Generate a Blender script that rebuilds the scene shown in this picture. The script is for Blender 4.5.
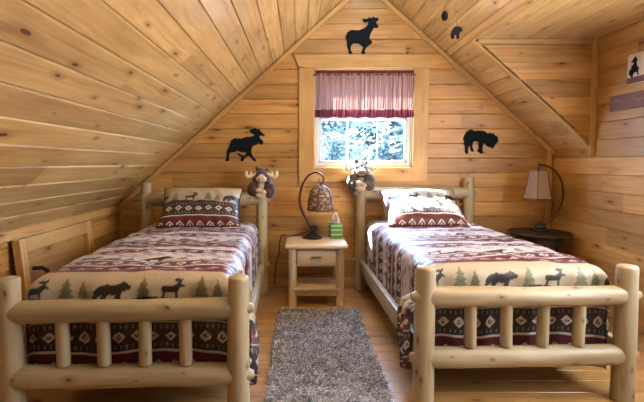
import bpy, bmesh, math, random
import numpy as np
from mathutils import Vector, Matrix, noise
from mathutils.geometry import tessellate_polygon

for o in list(bpy.data.objects): bpy.data.objects.remove(o)
S = bpy.context.scene
PI = math.pi
R = random.Random(7)

# ------------------------------------------------------------------ camera
cam = bpy.data.objects.new('camera', bpy.data.cameras.new('camera'))
S.collection.objects.link(cam); S.camera = cam
cam.data.sensor_width = 36.0
cam.data.lens = 440.0 / 644.0 * 36.0
cam.data.shift_x = 22 / 644.0
cam.data.shift_y = -11 / 644.0
cam.location = (0, 0, 1.26)
cam.rotation_euler = (math.radians(90 - 3.5), 0, 0)
cam.data.clip_start = 0.05

# ------------------------------------------------------------------ light and exposure
S.view_settings.view_transform = 'Standard'
S.view_settings.look = 'None'
S.view_settings.exposure = 0.0
S.view_settings.gamma = 1.0
S.view_settings.use_curve_mapping = False

world = bpy.data.worlds.new('daylight'); S.world = world
world.use_nodes = True
bg = world.node_tree.nodes['Background']
bg.inputs[0].default_value = (0.32, 0.58, 1.0, 1)
bg.inputs[1].default_value = 85.0

def lamp(name, kind, loc, rot, energy, color, **kw):
    d = bpy.data.lights.new(name, kind)
    d.energy = energy; d.color = color
    for k, v in kw.items(): setattr(d, k, v)
    o = bpy.data.objects.new(name, d); S.collection.objects.link(o)
    o.location = loc; o.rotation_euler = rot
    return o

# sun coming down steeply through the gable window
sun_dir = Vector((0.40, -0.50, -0.80)).normalized()
sun = lamp('sun', 'SUN', (0, 8, 8), sun_dir.to_track_quat('-Z', 'Y').to_euler(), 300.0, (1.0, 0.97, 0.92), angle=math.radians(1.5))
# sky light entering by the gable window behind the beds
p = lamp('gable_window_daylight', 'AREA', (0.63, 4.62, 1.70), (math.radians(-90), 0, 0), 1.0, (1, 1, 1), shape='RECTANGLE', size=0.96, size_y=0.94)
p.data.cycles.is_portal = True
# unseen area lamp added before the dormer window, right of the frame, as fill
dorm = lamp('dormer_window_fill', 'AREA', (2.44, 1.60, 1.55), (0, math.radians(90), 0), 100.0, (0.94, 0.97, 1.0), shape='RECTANGLE', size=1.1, size_y=1.7)

# unseen upward fill light, added above the frame to brighten the ceiling
lamp('ceiling_fill_light', 'AREA', (0.75, 2.1, 2.2), (math.radians(180), 0, 0), 128.0, (1.0, 0.98, 0.94), shape='DISK', size=0.32)

# ------------------------------------------------------------------ materials
def new_mat(name):
    m = bpy.data.materials.new(name); m.use_nodes = True
    nt = m.node_tree
    return m, nt, nt.nodes['Principled BSDF']

def node(nt, typ, **kw):
    n = nt.nodes.new(typ)
    for k, v in kw.items(): setattr(n, k, v)
    return n

def ramp(nt, stops):
    r = node(nt, 'ShaderNodeValToRGB')
    el = r.color_ramp.elements
    while len(el) < len(stops): el.new(0.5)
    for e, (p_, c) in zip(el, stops):
        e.position = p_; e.color = (*c, 1) if len(c) == 3 else c
    return r

def mixc(nt, a, b, fac, blend='MIX'):
    m = node(nt, 'ShaderNodeMix', data_type='RGBA', blend_type=blend)
    L = nt.links.new
    for sock, v in ((m.inputs[6], a), (m.inputs[7], b), (m.inputs[0], fac)):
        if hasattr(v, 'is_linked'): L(v, sock)
        elif isinstance(v, tuple): sock.default_value = (*v, 1)
        else: sock.default_value = v
    return m.outputs[2]

def wood(name, light, mid, dark=(0.07, 0.022, 0.008), rough=0.42, knots=0.45, ksx=2.4, ksy=7.0, gx=1.6, gy=38.0, tone=0.25, coat=0.0, bump=0.15, grain=0.55):
    """pine: grain and knots follow the UV map (u runs along the board in metres), 'tone' varies per board"""
    m, nt, b = new_mat(name); L = nt.links.new
    uv = node(nt, 'ShaderNodeUVMap'); uv.uv_map = 'UVMap'
    warp = node(nt, 'ShaderNodeTexNoise'); warp.inputs['Scale'].default_value = 3.0; warp.inputs['Detail'].default_value = 2
    L(uv.outputs[0], warp.inputs['Vector'])
    wsub = node(nt, 'ShaderNodeVectorMath', operation='MULTIPLY_ADD')
    L(warp.outputs['Color'], wsub.inputs[0]); wsub.inputs[1].default_value = (0.10, 0.035, 0); L(uv.outputs[0], wsub.inputs[2])
    mp = node(nt, 'ShaderNodeMapping'); mp.inputs['Scale'].default_value = (gx, gy, 1)
    L(wsub.outputs[0], mp.inputs[0])
    n1 = node(nt, 'ShaderNodeTexNoise'); n1.inputs['Scale'].default_value = 1.0; n1.inputs['Detail'].default_value = 5; n1.inputs['Distortion'].default_value = 0.6
    L(mp.outputs[0], n1.inputs['Vector'])
    cr = ramp(nt, [(0.30, mid), (0.66, light)])
    L(n1.outputs[0], cr.inputs[0])
    base = mixc(nt, light, cr.outputs[0], grain)
    # broad blotches
    n2 = node(nt, 'ShaderNodeTexNoise'); n2.inputs['Scale'].default_value = 1.0; n2.inputs['Detail'].default_value = 3
    mp2 = node(nt, 'ShaderNodeMapping'); mp2.inputs['Scale'].default_value = (2.0, 6.0, 1)
    L(uv.outputs[0], mp2.inputs[0]); L(mp2.outputs[0], n2.inputs['Vector'])
    r2 = ramp(nt, [(0.35, (0.72, 0.66, 0.58)), (0.62, (1.1, 1.1, 1.1))]); L(n2.outputs[0], r2.inputs[0])
    base = mixc(nt, base, r2.outputs[0], 0.6, 'MULTIPLY')
    # long resin streaks along the grain
    mp3 = node(nt, 'ShaderNodeMapping'); mp3.inputs['Scale'].default_value = (1.3, 17.0, 1); mp3.inputs['Location'].default_value = (5, 9, 0)
    L(wsub.outputs[0], mp3.inputs[0]); n3 = node(nt, 'ShaderNodeTexNoise'); n3.inputs['Scale'].default_value = 1.0; n3.inputs['Detail'].default_value = 6; n3.inputs['Distortion'].default_value = 1.2
    L(mp3.outputs[0], n3.inputs['Vector'])
    r3 = ramp(nt, [(0.60, (1, 1, 1)), (0.72, (0.62, 0.47, 0.36))]); L(n3.outputs[0], r3.inputs[0])
    base = mixc(nt, base, r3.outputs[0], 0.8, 'MULTIPLY')
    # per board tone
    at = node(nt, 'ShaderNodeAttribute'); at.attribute_name = 'tone'
    mr = node(nt, 'ShaderNodeMapRange'); mr.inputs[3].default_value = 1 - tone; mr.inputs[4].default_value = 1 + tone * 0.6
    L(at.outputs['Fac'], mr.inputs[0])
    vm = node(nt, 'ShaderNodeVectorMath', operation='SCALE'); L(base, vm.inputs[0]); L(mr.outputs[0], vm.inputs[3])
    base = vm.outputs[0]
    # knots
    mk = node(nt, 'ShaderNodeMapping'); mk.inputs['Scale'].default_value = (ksx, ksy, 1)
    L(wsub.outputs[0], mk.inputs[0])
    vo = node(nt, 'ShaderNodeTexVoronoi', voronoi_dimensions='2D'); vo.inputs['Scale'].default_value = 1.0; vo.inputs['Randomness'].default_value = 1.0
    L(mk.outputs[0], vo.inputs['Vector'])
    sep = node(nt, 'ShaderNodeSeparateColor'); L(vo.outputs['Color'], sep.inputs[0])
    # radius per cell, zero for most cells
    rad = node(nt, 'ShaderNodeMapRange'); rad.inputs[1].default_value = 1 - knots; rad.inputs[2].default_value = 1.0
    rad.inputs[3].default_value = 0.001; rad.inputs[4].default_value = 0.13
    L(sep.outputs[0], rad.inputs[0])
    dv = node(nt, 'ShaderNodeMath', operation='DIVIDE'); L(vo.outputs['Distance'], dv.inputs[0]); L(rad.outputs[0], dv.inputs[1])
    halo = ramp(nt, [(0.0, (0.9, 0.9, 0.9)), (1.0, (0, 0, 0))])
    dh = node(nt, 'ShaderNodeMath', operation='MULTIPLY'); L(dv.outputs[0], dh.inputs[0]); dh.inputs[1].default_value = 0.42
    L(dh.outputs[0], halo.inputs[0])
    core = ramp(nt, [(0.0, (0.75, 0.75, 0.75)), (0.45, (1, 1, 1)), (0.62, (0.0, 0.0, 0.0))]); L(dv.outputs[0], core.inputs[0])
    warm = (mid[0] * 0.62, mid[1] * 0.5, mid[2] * 0.42)
    base = mixc(nt, base, warm, halo.outputs[0])
    base = mixc(nt, base, dark, core.outputs[0])
    L(base, b.inputs['Base Color'])
    b.inputs['Roughness'].default_value = rough
    b.inputs['Coat Weight'].default_value = coat
    b.inputs['Coat Roughness'].default_value = 0.25
    if bump:
        bp = node(nt, 'ShaderNodeBump'); bp.inputs['Strength'].default_value = bump; bp.inputs['Distance'].default_value = 0.003
        L(n1.outputs[0], bp.inputs['Height']); L(bp.outputs[0], b.inputs['Normal'])
    return m

def plain(name, col, rough=0.6, metal=0.0, var=0.12, scale=25.0, sheen=0.0, bump=0.0, coat=0.0):
    m, nt, b = new_mat(name); L = nt.links.new
    tc = node(nt, 'ShaderNodeTexCoord')
    n = node(nt, 'ShaderNodeTexNoise'); n.inputs['Scale'].default_value = scale; n.inputs['Detail'].default_value = 4
    L(tc.outputs['Object'], n.inputs['Vector'])
    lo = tuple(c * (1 - var) for c in col); hi = tuple(min(1, c * (1 + var)) for c in col)
    r = ramp(nt, [(0.3, lo), (0.7, hi)]); L(n.outputs[0], r.inputs[0]); L(r.outputs[0], b.inputs['Base Color'])
    b.inputs['Roughness'].default_value = rough; b.inputs['Metallic'].default_value = metal
    b.inputs['Sheen Weight'].default_value = sheen; b.inputs['Coat Weight'].default_value = coat
    if bump:
        bp = node(nt, 'ShaderNodeBump'); bp.inputs['Strength'].default_value = bump; bp.inputs['Distance'].default_value = 0.004
        L(n.outputs[0], bp.inputs['Height']); L(bp.outputs[0], b.inputs['Normal'])
    return m

def attr_mat(name, rough=0.55, sheen=0.04, weave=700.0, bump=0.25, spec=0.3):
    """cloth whose woven pattern is stored per point in the 'tint' attribute"""
    m, nt, b = new_mat(name); L = nt.links.new
    at = node(nt, 'ShaderNodeAttribute'); at.attribute_name = 'tint'
    tc = node(nt, 'ShaderNodeTexCoord')
    n = node(nt, 'ShaderNodeTexNoise'); n.inputs['Scale'].default_value = weave / 6; n.inputs['Detail'].default_value = 3
    L(tc.outputs['Object'], n.inputs['Vector'])
    r = ramp(nt, [(0.3, (0.82, 0.82, 0.82)), (0.7, (1.1, 1.1, 1.1))]); L(n.outputs[0], r.inputs[0])
    L(mixc(nt, at.outputs['Color'], r.outputs[0], 0.8, 'MULTIPLY'), b.inputs['Base Color'])
    b.inputs['Roughness'].default_value = rough; b.inputs['Sheen Weight'].default_value = sheen
    b.inputs['Specular IOR Level'].default_value = spec
    bp = node(nt, 'ShaderNodeBump'); bp.inputs['Strength'].default_value = bump; bp.inputs['Distance'].default_value = 0.002
    L(n.outputs[0], bp.inputs['Height']); L(bp.outputs[0], b.inputs['Normal'])
    return m

M = {}
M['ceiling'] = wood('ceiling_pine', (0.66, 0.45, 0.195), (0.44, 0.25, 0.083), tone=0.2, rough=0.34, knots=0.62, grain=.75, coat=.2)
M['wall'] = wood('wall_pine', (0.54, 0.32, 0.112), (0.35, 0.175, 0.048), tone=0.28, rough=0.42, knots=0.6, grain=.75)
M['trim'] = wood('trim_pine', (0.54, 0.345, 0.135), (0.45, 0.26, 0.09), tone=0.08, rough=0.4, knots=0.22)
M['floor'] = wood('floor_pine', (0.50, 0.30, 0.11), (0.37, 0.20, 0.065), tone=0.2, rough=0.28, knots=0.3, coat=1.0)
M['log'] = wood('peeled_log', (0.40, 0.35, 0.24), (0.29, 0.235, 0.145), tone=0.12, rough=0.42, knots=0.7, ksx=5, ksy=9, gy=26, bump=0.2, grain=0.6, dark=(0.10, 0.05, 0.022))
M['stand'] = wood('light_pine', (0.62, 0.50, 0.34), (0.52, 0.39, 0.24), tone=0.1, rough=0.42, knots=0.15, ksx=5, ksy=9, gy=30, bump=0.1)
M['darkwood'] = wood('dark_stained_wood', (0.035, 0.014, 0.008), (0.02, 0.008, 0.005), tone=0.1, rough=0.5, knots=0.05)
M['cloth'] = attr_mat('woven_bedspread')
cb = M['cloth'].node_tree.nodes['Principled BSDF']; cb.inputs['Coat Weight'].default_value = 0.45; cb.inputs['Coat Roughness'].default_value = 0.42
M['rugfib'] = attr_mat('shag_fibres', rough=0.9, sheen=0.1, bump=0.0)
M['rugback'] = plain('rug_backing', (0.16, 0.15, 0.14), rough=0.95)
M['mattress'] = plain('mattress_ticking', (0.55, 0.53, 0.50), rough=0.8)
M['black'] = plain('black_metal', (0.012, 0.012, 0.014), rough=0.45)
M['cutout'] = plain('painted_black_silhouette', (0.006, 0.009, 0.013), rough=0.9)
M['cutout'].node_tree.nodes['Principled BSDF'].inputs['Specular IOR Level'].default_value = 0.12
M['bronze'] = plain('dark_bronze', (0.085, 0.022, 0.018), rough=0.35, metal=0.5)
M['vinyl'] = plain('white_window_vinyl', (0.62, 0.68, 0.70), rough=0.4, var=0.03)
M['cord'] = plain('brown_cord', (0.03, 0.018, 0.012), rough=0.5)
M['plush'] = plain('maroon_brown_plush', (0.055, 0.020, 0.016), rough=0.95, sheen=0.4, scale=160, bump=0.6, var=0.4)
M['plushgrey'] = plain('grey_brown_plush', (0.060, 0.043, 0.036), rough=0.95, sheen=0.4, scale=160, bump=0.6, var=0.4)
M['plushpale'] = plain('cream_plush', (0.52, 0.40, 0.28), rough=0.95, sheen=0.4, scale=120, bump=0.4)
M['plushtan'] = plain('tan_plush', (0.24, 0.17, 0.10), rough=0.95, sheen=0.4, scale=120, bump=0.4)
M['antler'] = plain('cream_felt', (0.66, 0.54, 0.38), rough=0.9, scale=80)
M['green'] = plain('green_card', (0.07, 0.20, 0.045), rough=0.5, var=0.1)
M['greenlight'] = plain('pale_green_print', (0.35, 0.50, 0.22), rough=0.5, var=0.1)
M['tissue'] = plain('white_tissue', (0.75, 0.68, 0.64), rough=0.9, var=0.04)
M['pink'] = plain('pink_print', (0.45, 0.16, 0.14), rough=0.8)
M['chrome'] = plain('chrome_metal', (0.75, 0.75, 0.75), rough=0.2, metal=1.0, var=0.02)
M['pewter'] = plain('pewter_pull', (0.25, 0.22, 0.18), rough=0.4, metal=0.7, var=0.05)
M['string'] = plain('string', (0.25, 0.16, 0.09), rough=0.8)
M['paper'] = plain('aged_white_panel', (0.62, 0.55, 0.45), rough=0.6, var=0.08)
M['redbrown'] = plain('red_brown_paint', (0.12, 0.045, 0.022), rough=0.6, var=0.2)
M['bark'] = plain('grey_bark', (0.012, 0.010, 0.009), rough=0.9, var=0.4, scale=8)
M['leafpale'] = plain('pale_leaves', (0.020, 0.026, 0.020), rough=0.8, var=0.4, scale=3)
M['ground'] = plain('forest_floor', (0.02, 0.02, 0.017), rough=0.95, var=0.3, scale=2)

def curtain_mat(name, col, t):
    m, nt, b = new_mat(name); L = nt.links.new
    tc = node(nt, 'ShaderNodeTexCoord')
    n = node(nt, 'ShaderNodeTexNoise'); n.inputs['Scale'].default_value = 90
    L(tc.outputs['Object'], n.inputs['Vector'])
    r = ramp(nt, [(0.3, tuple(c * 0.88 for c in col)), (0.7, tuple(min(1, c * 1.1) for c in col))]); L(n.outputs[0], r.inputs[0])
    L(r.outputs[0], b.inputs['Base Color']); b.inputs['Roughness'].default_value = 0.85
    tr = node(nt, 'ShaderNodeBsdfTranslucent'); L(r.outputs[0], tr.inputs[0])
    mx = node(nt, 'ShaderNodeMixShader'); mx.inputs[0].default_value = t
    L(b.outputs[0], mx.inputs[1]); L(tr.outputs[0], mx.inputs[2])
    L(mx.outputs[0], nt.nodes['Material Output'].inputs[0])
    return m
M['valance'] = curtain_mat('dusty_pink_sheer', (0.34, 0.195, 0.165), 0.07)
M['hem'] = curtain_mat('maroon_hem', (0.12, 0.022, 0.032), 0.07)
M['shade_fabric'] = curtain_mat('parchment_shade', (0.34, 0.23, 0.15), 0.3)

gm, nt, b = new_mat('window_glass')
tb = node(nt, 'ShaderNodeBsdfTransparent'); gl = node(nt, 'ShaderNodeBsdfGlossy'); gl.inputs['Roughness'].default_value = 0.02
mx = node(nt, 'ShaderNodeMixShader'); mx.inputs[0].default_value = 0.05
nt.links.new(tb.outputs[0], mx.inputs[1]); nt.links.new(gl.outputs[0], mx.inputs[2]); nt.links.new(mx.outputs[0], nt.nodes['Material Output'].inputs[0])
M['glass'] = gm

wm, nt, b = new_mat('woven_wicker'); L = nt.links.new
uv = node(nt, 'ShaderNodeUVMap'); uv.uv_map = 'UVMap'
mp = node(nt, 'ShaderNodeMapping'); mp.inputs['Scale'].default_value = (60, 70, 1); L(uv.outputs[0], mp.inputs[0])
vo = node(nt, 'ShaderNodeTexVoronoi', voronoi_dimensions='2D'); vo.inputs['Scale'].default_value = 1.0; L(mp.outputs[0], vo.inputs['Vector'])
sc = node(nt, 'ShaderNodeSeparateColor'); L(vo.outputs['Color'], sc.inputs[0])
r = ramp(nt, [(0.0, (0.05, 0.025, 0.016)), (0.55, (0.17, 0.09, 0.06)), (1.0, (0.42, 0.32, 0.24))]); L(sc.outputs[0], r.inputs[0])
L(r.outputs[0], b.inputs['Base Color']); b.inputs['Roughness'].default_value = 0.7
bp = node(nt, 'ShaderNodeBump'); bp.inputs['Strength'].default_value = 0.6; bp.inputs['Distance'].default_value = 0.004
L(vo.outputs['Distance'], bp.inputs['Height']); L(bp.outputs[0], b.inputs['Normal'])
M['wicker'] = wm

# ------------------------------------------------------------------ mesh helper
class MB:
    def __init__(s): s.v = []; s.f = []; s.uv = []; s.t = []
    def add(s, vs, fs, uvs=None, tone=0.5):
        n = len(s.v); s.v += [tuple(v) for v in vs]; s.t += [tone] * len(vs)
        for i, f in enumerate(fs):
            s.f.append(tuple(n + k for k in f))
            s.uv += [tuple(uvs[k]) for k in f] if uvs else [(0, 0)] * len(f)
        return s
    def board(s, o, u, v, n, Lg, W, T=0.02, bev=0.006, tone=None):
        """a board: o corner, u along, v across, n out of the face; grooves bevelled at the long edges"""
        o, u, v, n = map(Vector, (o, u, v, n))
        ru, rv = R.uniform(0, 60), R.uniform(0, 60)
        tone = R.random() if tone is None else tone
        prof = [(0.0006, -T), (0.0006, -bev), (bev, 0), (W - bev, 0), (W - 0.0006, -bev), (W - 0.0006, -T)]
        vs = []; uvs = []
        for a in (0, Lg):
            for (p_, h) in prof:
                vs.append(o + u * a + v * p_ + n * h); uvs.append((ru + a, rv + p_))
        k = len(prof)
        fs = [(i, i + 1, k + i + 1, k + i) for i in range(k - 1)] + [(k - 1, 0, k, 2 * k - 1), tuple(range(k - 1, -1, -1)), tuple(range(k, 2 * k))]
        if u.cross(v).dot(n) > 0: fs = [tuple(reversed(f)) for f in fs]
        return s.add(vs, [tuple(f) for f in fs], uvs, tone)
    def box(s, c, d, tone=None, rot=None, bev=0.0):
        """box with UVs running along its longest side; optional bevel by insetting corners"""
        c = Vector(c); hx, hy, hz = d[0] / 2, d[1] / 2, d[2] / 2
        ax = max(range(3), key=lambda i: d[i]); oth = [i for i in range(3) if i != ax]
        ru, rv = R.uniform(0, 60), R.uniform(0, 60); tone = R.random() if tone is None else tone
        bm = bmesh.new(); bmesh.ops.create_cube(bm, size=1)
        for vv in bm.verts: vv.co = Vector((vv.co.x * d[0], vv.co.y * d[1], vv.co.z * d[2]))
        if bev: bmesh.ops.bevel(bm, geom=bm.edges[:], offset=bev, segments=2, affect='EDGES', profile=0.5)
        bm.verts.index_update()
        vs = [vv.co.copy() for vv in bm.verts]; fs = [tuple(q.index for q in f.verts) for f in bm.faces]; bm.free()
        uvs = [(ru + q[ax], rv + q[oth[0]] + q[oth[1]]) for q in vs]
        if rot is not None: vs = [rot @ q for q in vs]
        return s.add([q + c for q in vs], fs, uvs, tone)
    def log(s, p0, p1, r0, r1=None, taper0=0.0, taper1=0.0, tr=0.55, rough=0.05, dome=0.25, seg=20, bev=None):
        """peeled log from p0 to p1, knobbly, ends either domed or shaved to a tenon of radius tr*r"""
        p0, p1 = Vector(p0), Vector(p1); r1 = r0 if r1 is None else r1
        d = p1 - p0; Lg = d.length; d.normalize()
        a = d.orthogonal().normalized(); bb = d.cross(a)
        n = max(6, int(Lg / 0.035)); off = R.uniform(0, 100); ru, rv = R.uniform(0, 60), R.uniform(0, 60)
        st = [i / n for i in range(n + 1)]
        rings = []
        for t in st:
            x = t * Lg; r_ = r0 + (r1 - r0) * t
            if taper0 and x < taper0: q = x / taper0; r_ *= tr + (1 - tr) * math.sin(q * PI / 2) ** 0.8
            if taper1 and Lg - x < taper1: q = (Lg - x) / taper1; r_ *= tr + (1 - tr) * math.sin(q * PI / 2) ** 0.8
            rings.append((x, r_))
        e = min(0.012, rings[0][1] * 0.3)
        rings = [(0, rings[0][1] * (1 - dome * 1.2)), (e * 0.35, rings[0][1] * (1 - dome * 0.35))] + [(max(x, e), r_) if x < e else (min(x, Lg - e), r_) if x > Lg - e else (x, r_) for x, r_ in rings] + [(Lg - e * 0.35, rings[-1][1] * (1 - dome * 0.35)), (Lg, rings[-1][1] * (1 - dome * 1.2))]
        vs = []; uvs = []
        for (x, r_) in rings:
            bx_ = noise.noise(Vector((off, x * 2.0, 0))) * r0 * 0.10; by_ = noise.noise(Vector((off, x * 2.0, 9))) * r0 * 0.10
            for k in range(seg + 1):
                th = 2 * PI * (k % seg) / seg
                rr = r_ * (1 + rough * (noise.noise(Vector((off + 2 * math.cos(th), 2 * math.sin(th), x * 5))) + 0.5 * noise.noise(Vector((off + 3 * math.cos(th), 3 * math.sin(th), x * 14)))))
                vs.append(p0 + d * x + a * (rr * math.cos(th) + bx_) + bb * (rr * math.sin(th) + by_))
                uvs.append((ru + x, rv + k / seg * 2 * PI * r0))
        w = seg + 1; fs = []
        for i in range(len(rings) - 1):
            for k in range(seg): fs.append((i * w + k, i * w + k + 1, (i + 1) * w + k + 1, (i + 1) * w + k))
        n0 = len(vs); m_ = len(rings)
        vs += [p0, p1]; uvs += [(ru, rv), (ru + 0.03, rv)]
        for k in range(seg):
            fs.append((k + 1, k, n0)); fs.append(((m_ - 1) * w + k, (m_ - 1) * w + k + 1, n0 + 1))
        return s.add(vs, fs, uvs, R.random())
    def lathe(s, prof, c=(0, 0, 0), seg=32, rot=None, tone=0.5, flat=None):
        vs = []; uvs = []; c = Vector(c)
        for i, (r_, z) in enumerate(prof):
            for k in range(seg + 1):
                th = 2 * PI * k / seg
                q = Vector((r_ * math.cos(th), r_ * math.sin(th), z))
                if rot is not None: q = rot @ q
                vs.append(q + c); uvs.append((k / seg * 2 * PI * max(p_[0] for p_ in prof), sum(math.dist(prof[j], prof[j + 1]) for j in range(i))))
        w = seg + 1
        fs = [(i * w + k, i * w + k + 1, (i + 1) * w + k + 1, (i + 1) * w + k) for i in range(len(prof) - 1) for k in range(seg)]
        return s.add(vs, fs, uvs, tone)
    def tube(s, pts, r, seg=10, radii=None):
        P = [Vector(p_) for p_ in pts]; n = len(P); fr = None; vs = []; uvs = []; acc = 0
        for i, p_ in enumerate(P):
            t = (P[min(i + 1, n - 1)] - P[max(i - 1, 0)]).normalized()
            if fr is None: a = t.orthogonal().normalized()
            else: a = (fr - t * fr.dot(t)).normalized()
            fr = a; b_ = t.cross(a); rr = radii[i] if radii else r
            if i: acc += (P[i] - P[i - 1]).length
            for k in range(seg):
                th = 2 * PI * k / seg; vs.append(p_ + a * rr * math.cos(th) + b_ * rr * math.sin(th)); uvs.append((acc, k / seg * 2 * PI * rr))
        fs = [(i * seg + k, i * seg + (k + 1) % seg, (i + 1) * seg + (k + 1) % seg, (i + 1) * seg + k) for i in range(n - 1) for k in range(seg)]
        fs += [tuple(range(seg - 1, -1, -1)), tuple((n - 1) * seg + k for k in range(seg))]
        return s.add(vs, fs, uvs)
    def ell(s, c, rad, rot=None, seg=20, rings=12):
        vs = []; c = Vector(c)
        for i in range(rings + 1):
            ph = PI * i / rings
            for k in range(seg):
                th = 2 * PI * k / seg
                q = Vector((rad[0] * math.sin(ph) * math.cos(th), rad[1] * math.sin(ph) * math.sin(th), rad[2] * math.cos(ph)))
                if rot is not None: q = rot @ q
                vs.append(q + c)
        fs = [(i * seg + k, (i + 1) * seg + k, (i + 1) * seg + (k + 1) % seg, i * seg + (k + 1) % seg) for i in range(rings) for k in range(seg)]
        return s.add(vs, fs)
    def poly(s, pts, o, ux, uz, n, T):
        """extruded flat outline of thickness T"""
        o, ux, uz, n = map(Vector, (o, ux, uz, n))
        f3 = [o + ux * x + uz * z for x, z in pts]; k = len(f3)
        tr = tessellate_polygon([[Vector((x, z, 0)) for x, z in pts]])
        vs = f3 + [q + n * T for q in f3]
        fs = [tuple(t) for t in tr] + [tuple(k + i for i in reversed(t)) for t in tr] + [(i, (i + 1) % k, k + (i + 1) % k, k + i) for i in range(k)]
        return s.add(vs, fs)
    def build(s, name, mat, parent=None, smooth=False, kind=None, weld=False, recalc=False):
        me = bpy.data.meshes.new(name); me.from_pydata(s.v, [], s.f)
        uvl = me.uv_layers.new(name='UVMap'); uvl.data.foreach_set('uv', np.array(s.uv, dtype=np.float32).ravel())
        a = me.attributes.new('tone', 'FLOAT', 'POINT'); a.data.foreach_set('value', np.array(s.t, dtype=np.float32))
        if weld or recalc:
            bm = bmesh.new(); bm.from_mesh(me)
            if weld: bmesh.ops.remove_doubles(bm, verts=bm.verts, dist=1e-5)
            bmesh.ops.recalc_face_normals(bm, faces=bm.faces); bm.to_mesh(me); bm.free()
        me.materials.append(mat)
        if smooth: me.shade_smooth() if smooth is True else me.set_sharp_from_angle(angle=smooth)
        me.update()
        return link(name, me, parent, kind)

def link(name, me, parent=None, kind=None):
    o = bpy.data.objects.new(name, me); S.collection.objects.link(o)
    if parent: o.parent = parent
    if kind: o['kind'] = kind
    return o

def smooth_by(o, deg=40):
    me = o.data; me.shade_smooth(); me.set_sharp_from_angle(angle=math.radians(deg)); return o

def thing(name, label, cat, loc=(0, 0, 0), rotz=0, group=None):
    o = bpy.data.objects.new(name, None); S.collection.objects.link(o)
    o.location = loc; o.rotation_euler = (0, 0, rotz)
    return tag(o, label, cat, group)
def tag(o, label, cat, group=None):
    o['label'] = label; o['category'] = cat
    if group: o['group'] = group
    return o

# ------------------------------------------------------------------ room: a gabled attic, ridge along y
XL, XR, XM = -1.83, 2.53, 0.63         # knee wall, right wall, ridge
YB, YF = 4.40, -2.2                    # gable wall with window, rear wall
ZR, SL, SR = 3.04, 0.895, 0.868        # ridge height, slopes
zl = lambda x: ZR - SL * (XM - x)
zr = lambda x: ZR - SR * (x - XM)
ZK = zl(XL)                            # knee wall height
ZD, YD = 2.31, 3.81                    # dormer ceiling height, dormer cheek
XD = XM + (ZR - ZD) / SR               # dormer ceiling meets roof slope
PW = 0.15

def split_run(a, b, lo=1.7, hi=3.4):
    """random butt joints between a and b"""
    out = []; x = a - R.uniform(0, 1.5)
    while x < b:
        e = x + R.uniform(lo, hi)
        s_, t_ = max(a, x), min(b, e)
        if t_ - s_ > 0.02: out.append((s_, t_))
        x = e
    return out

# floor
mb = MB()
mb.add([(XL - .1, YF - .1, -.16), (XR + .1, YF - .1, -.16), (XR + .1, YB + .1, -.16), (XL - .1, YB + .1, -.16), (XL - .1, YF - .1, -.018), (XR + .1, YF - .1, -.018), (XR + .1, YB + .1, -.018), (XL - .1, YB + .1, -.018)],
       [(3, 2, 1, 0), (4, 5, 6, 7), (0, 1, 5, 4), (1, 2, 6, 5), (2, 3, 7, 6), (3, 0, 4, 7)])
y = YF
while y < YB:
    w = min(0.13, YB - y)
    for a, b_ in split_run(XL, XR, 1.0, 2.4): mb.board((a, y, 0), (1, 0, 0), (0, 1, 0), (0, 0, 1), b_ - a, w, 0.02, 0.0022)
    y += 0.13
mb.build('floor', M['floor'], kind='structure')

# ceiling: left slope, right slope, dormer ceiling
def slope_boards(mb, xa, xb, side, y0, y1):
    """boards running along y from the ridge outwards"""
    sl = SL if side < 0 else SR
    k = math.sqrt(1 + sl * sl); v = Vector((side / k, 0, -sl / k)); n = Vector((-side * sl / k * -1 * -1, 0, -1 / k))
    n = Vector((-side * sl, 0, -1)).normalized()
    Lt = (xb - xa) * k; q = 0
    while q < Lt - 0.003:
        w = min(PW, Lt - q); o = Vector((XM + side * (xa + q / k), 0, ZR - sl * (xa + q / k)))
        for a, b_ in split_run(y0, y1): mb.board(o + Vector((0, a, 0)), (0, 1, 0), v, n, b_ - a, w, 0.02, 0.008)
        q += PW
def slab(mb, pts, n, T=0.1, back=0.021):
    pts = [Vector(p_) for p_ in pts]; n = Vector(n).normalized(); k = len(pts)
    vs = [p_ - n * back for p_ in pts] + [p_ - n * (back + T) for p_ in pts]
    mb.add(vs, [tuple(range(k)), tuple(reversed(range(k, 2 * k)))] + [((i + 1) % k, i, k + i, k + (i + 1) % k) for i in range(k)])
mb = MB()
slope_boards(mb, 0, XM - XL + .02, -1, YF, YB)
nL = Vector((SL, 0, -1)).normalized()
slab(mb, [(XM, YF - .1, ZR), (XM, YB + .15, ZR), (XL - .1, YB + .15, zl(XL - .1)), (XL - .1, YF - .1, zl(XL - .1))], nL)
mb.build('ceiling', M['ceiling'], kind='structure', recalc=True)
mb = MB()
slope_boards(mb, 0, XD - XM, 1, YF, YB)
slope_boards(mb, XD - XM, XR - XM + .02, 1, YD, YB)
nR = Vector((-SR, 0, -1)).normalized()
slab(mb, [(XM, YF - .1, ZR), (XM, YB + .15, ZR), (XD, YB + .15, zr(XD)), (XD, YF - .1, zr(XD))], nR)
slab(mb, [(XD, YD + .035, zr(XD)), (XD, YB + .15, zr(XD)), (XR + .1, YB + .15, zr(XR + .1)), (XR + .1, YD + .035, zr(XR + .1))], nR)
mb.build('ceiling', M['ceiling'], kind='structure', recalc=True)
mb = MB(); q = XD + 0.004
while q < XR:
    w = min(PW, XR - q)
    for a, b_ in split_run(YF, YD): mb.board((q, a, ZD), (0, 1, 0), (1, 0, 0), (0, 0, -1), b_ - a, w, 0.02, 0.004)
    q += PW
slab(mb, [(XD, YF - .1, ZD), (XD, YD + .1, ZD), (XR + .1, YD + .1, ZD), (XR + .1, YF - .1, ZD)], (0, 0, -1))
mb.build('ceiling', M['ceiling'], kind='structure', recalc=True)

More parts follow.
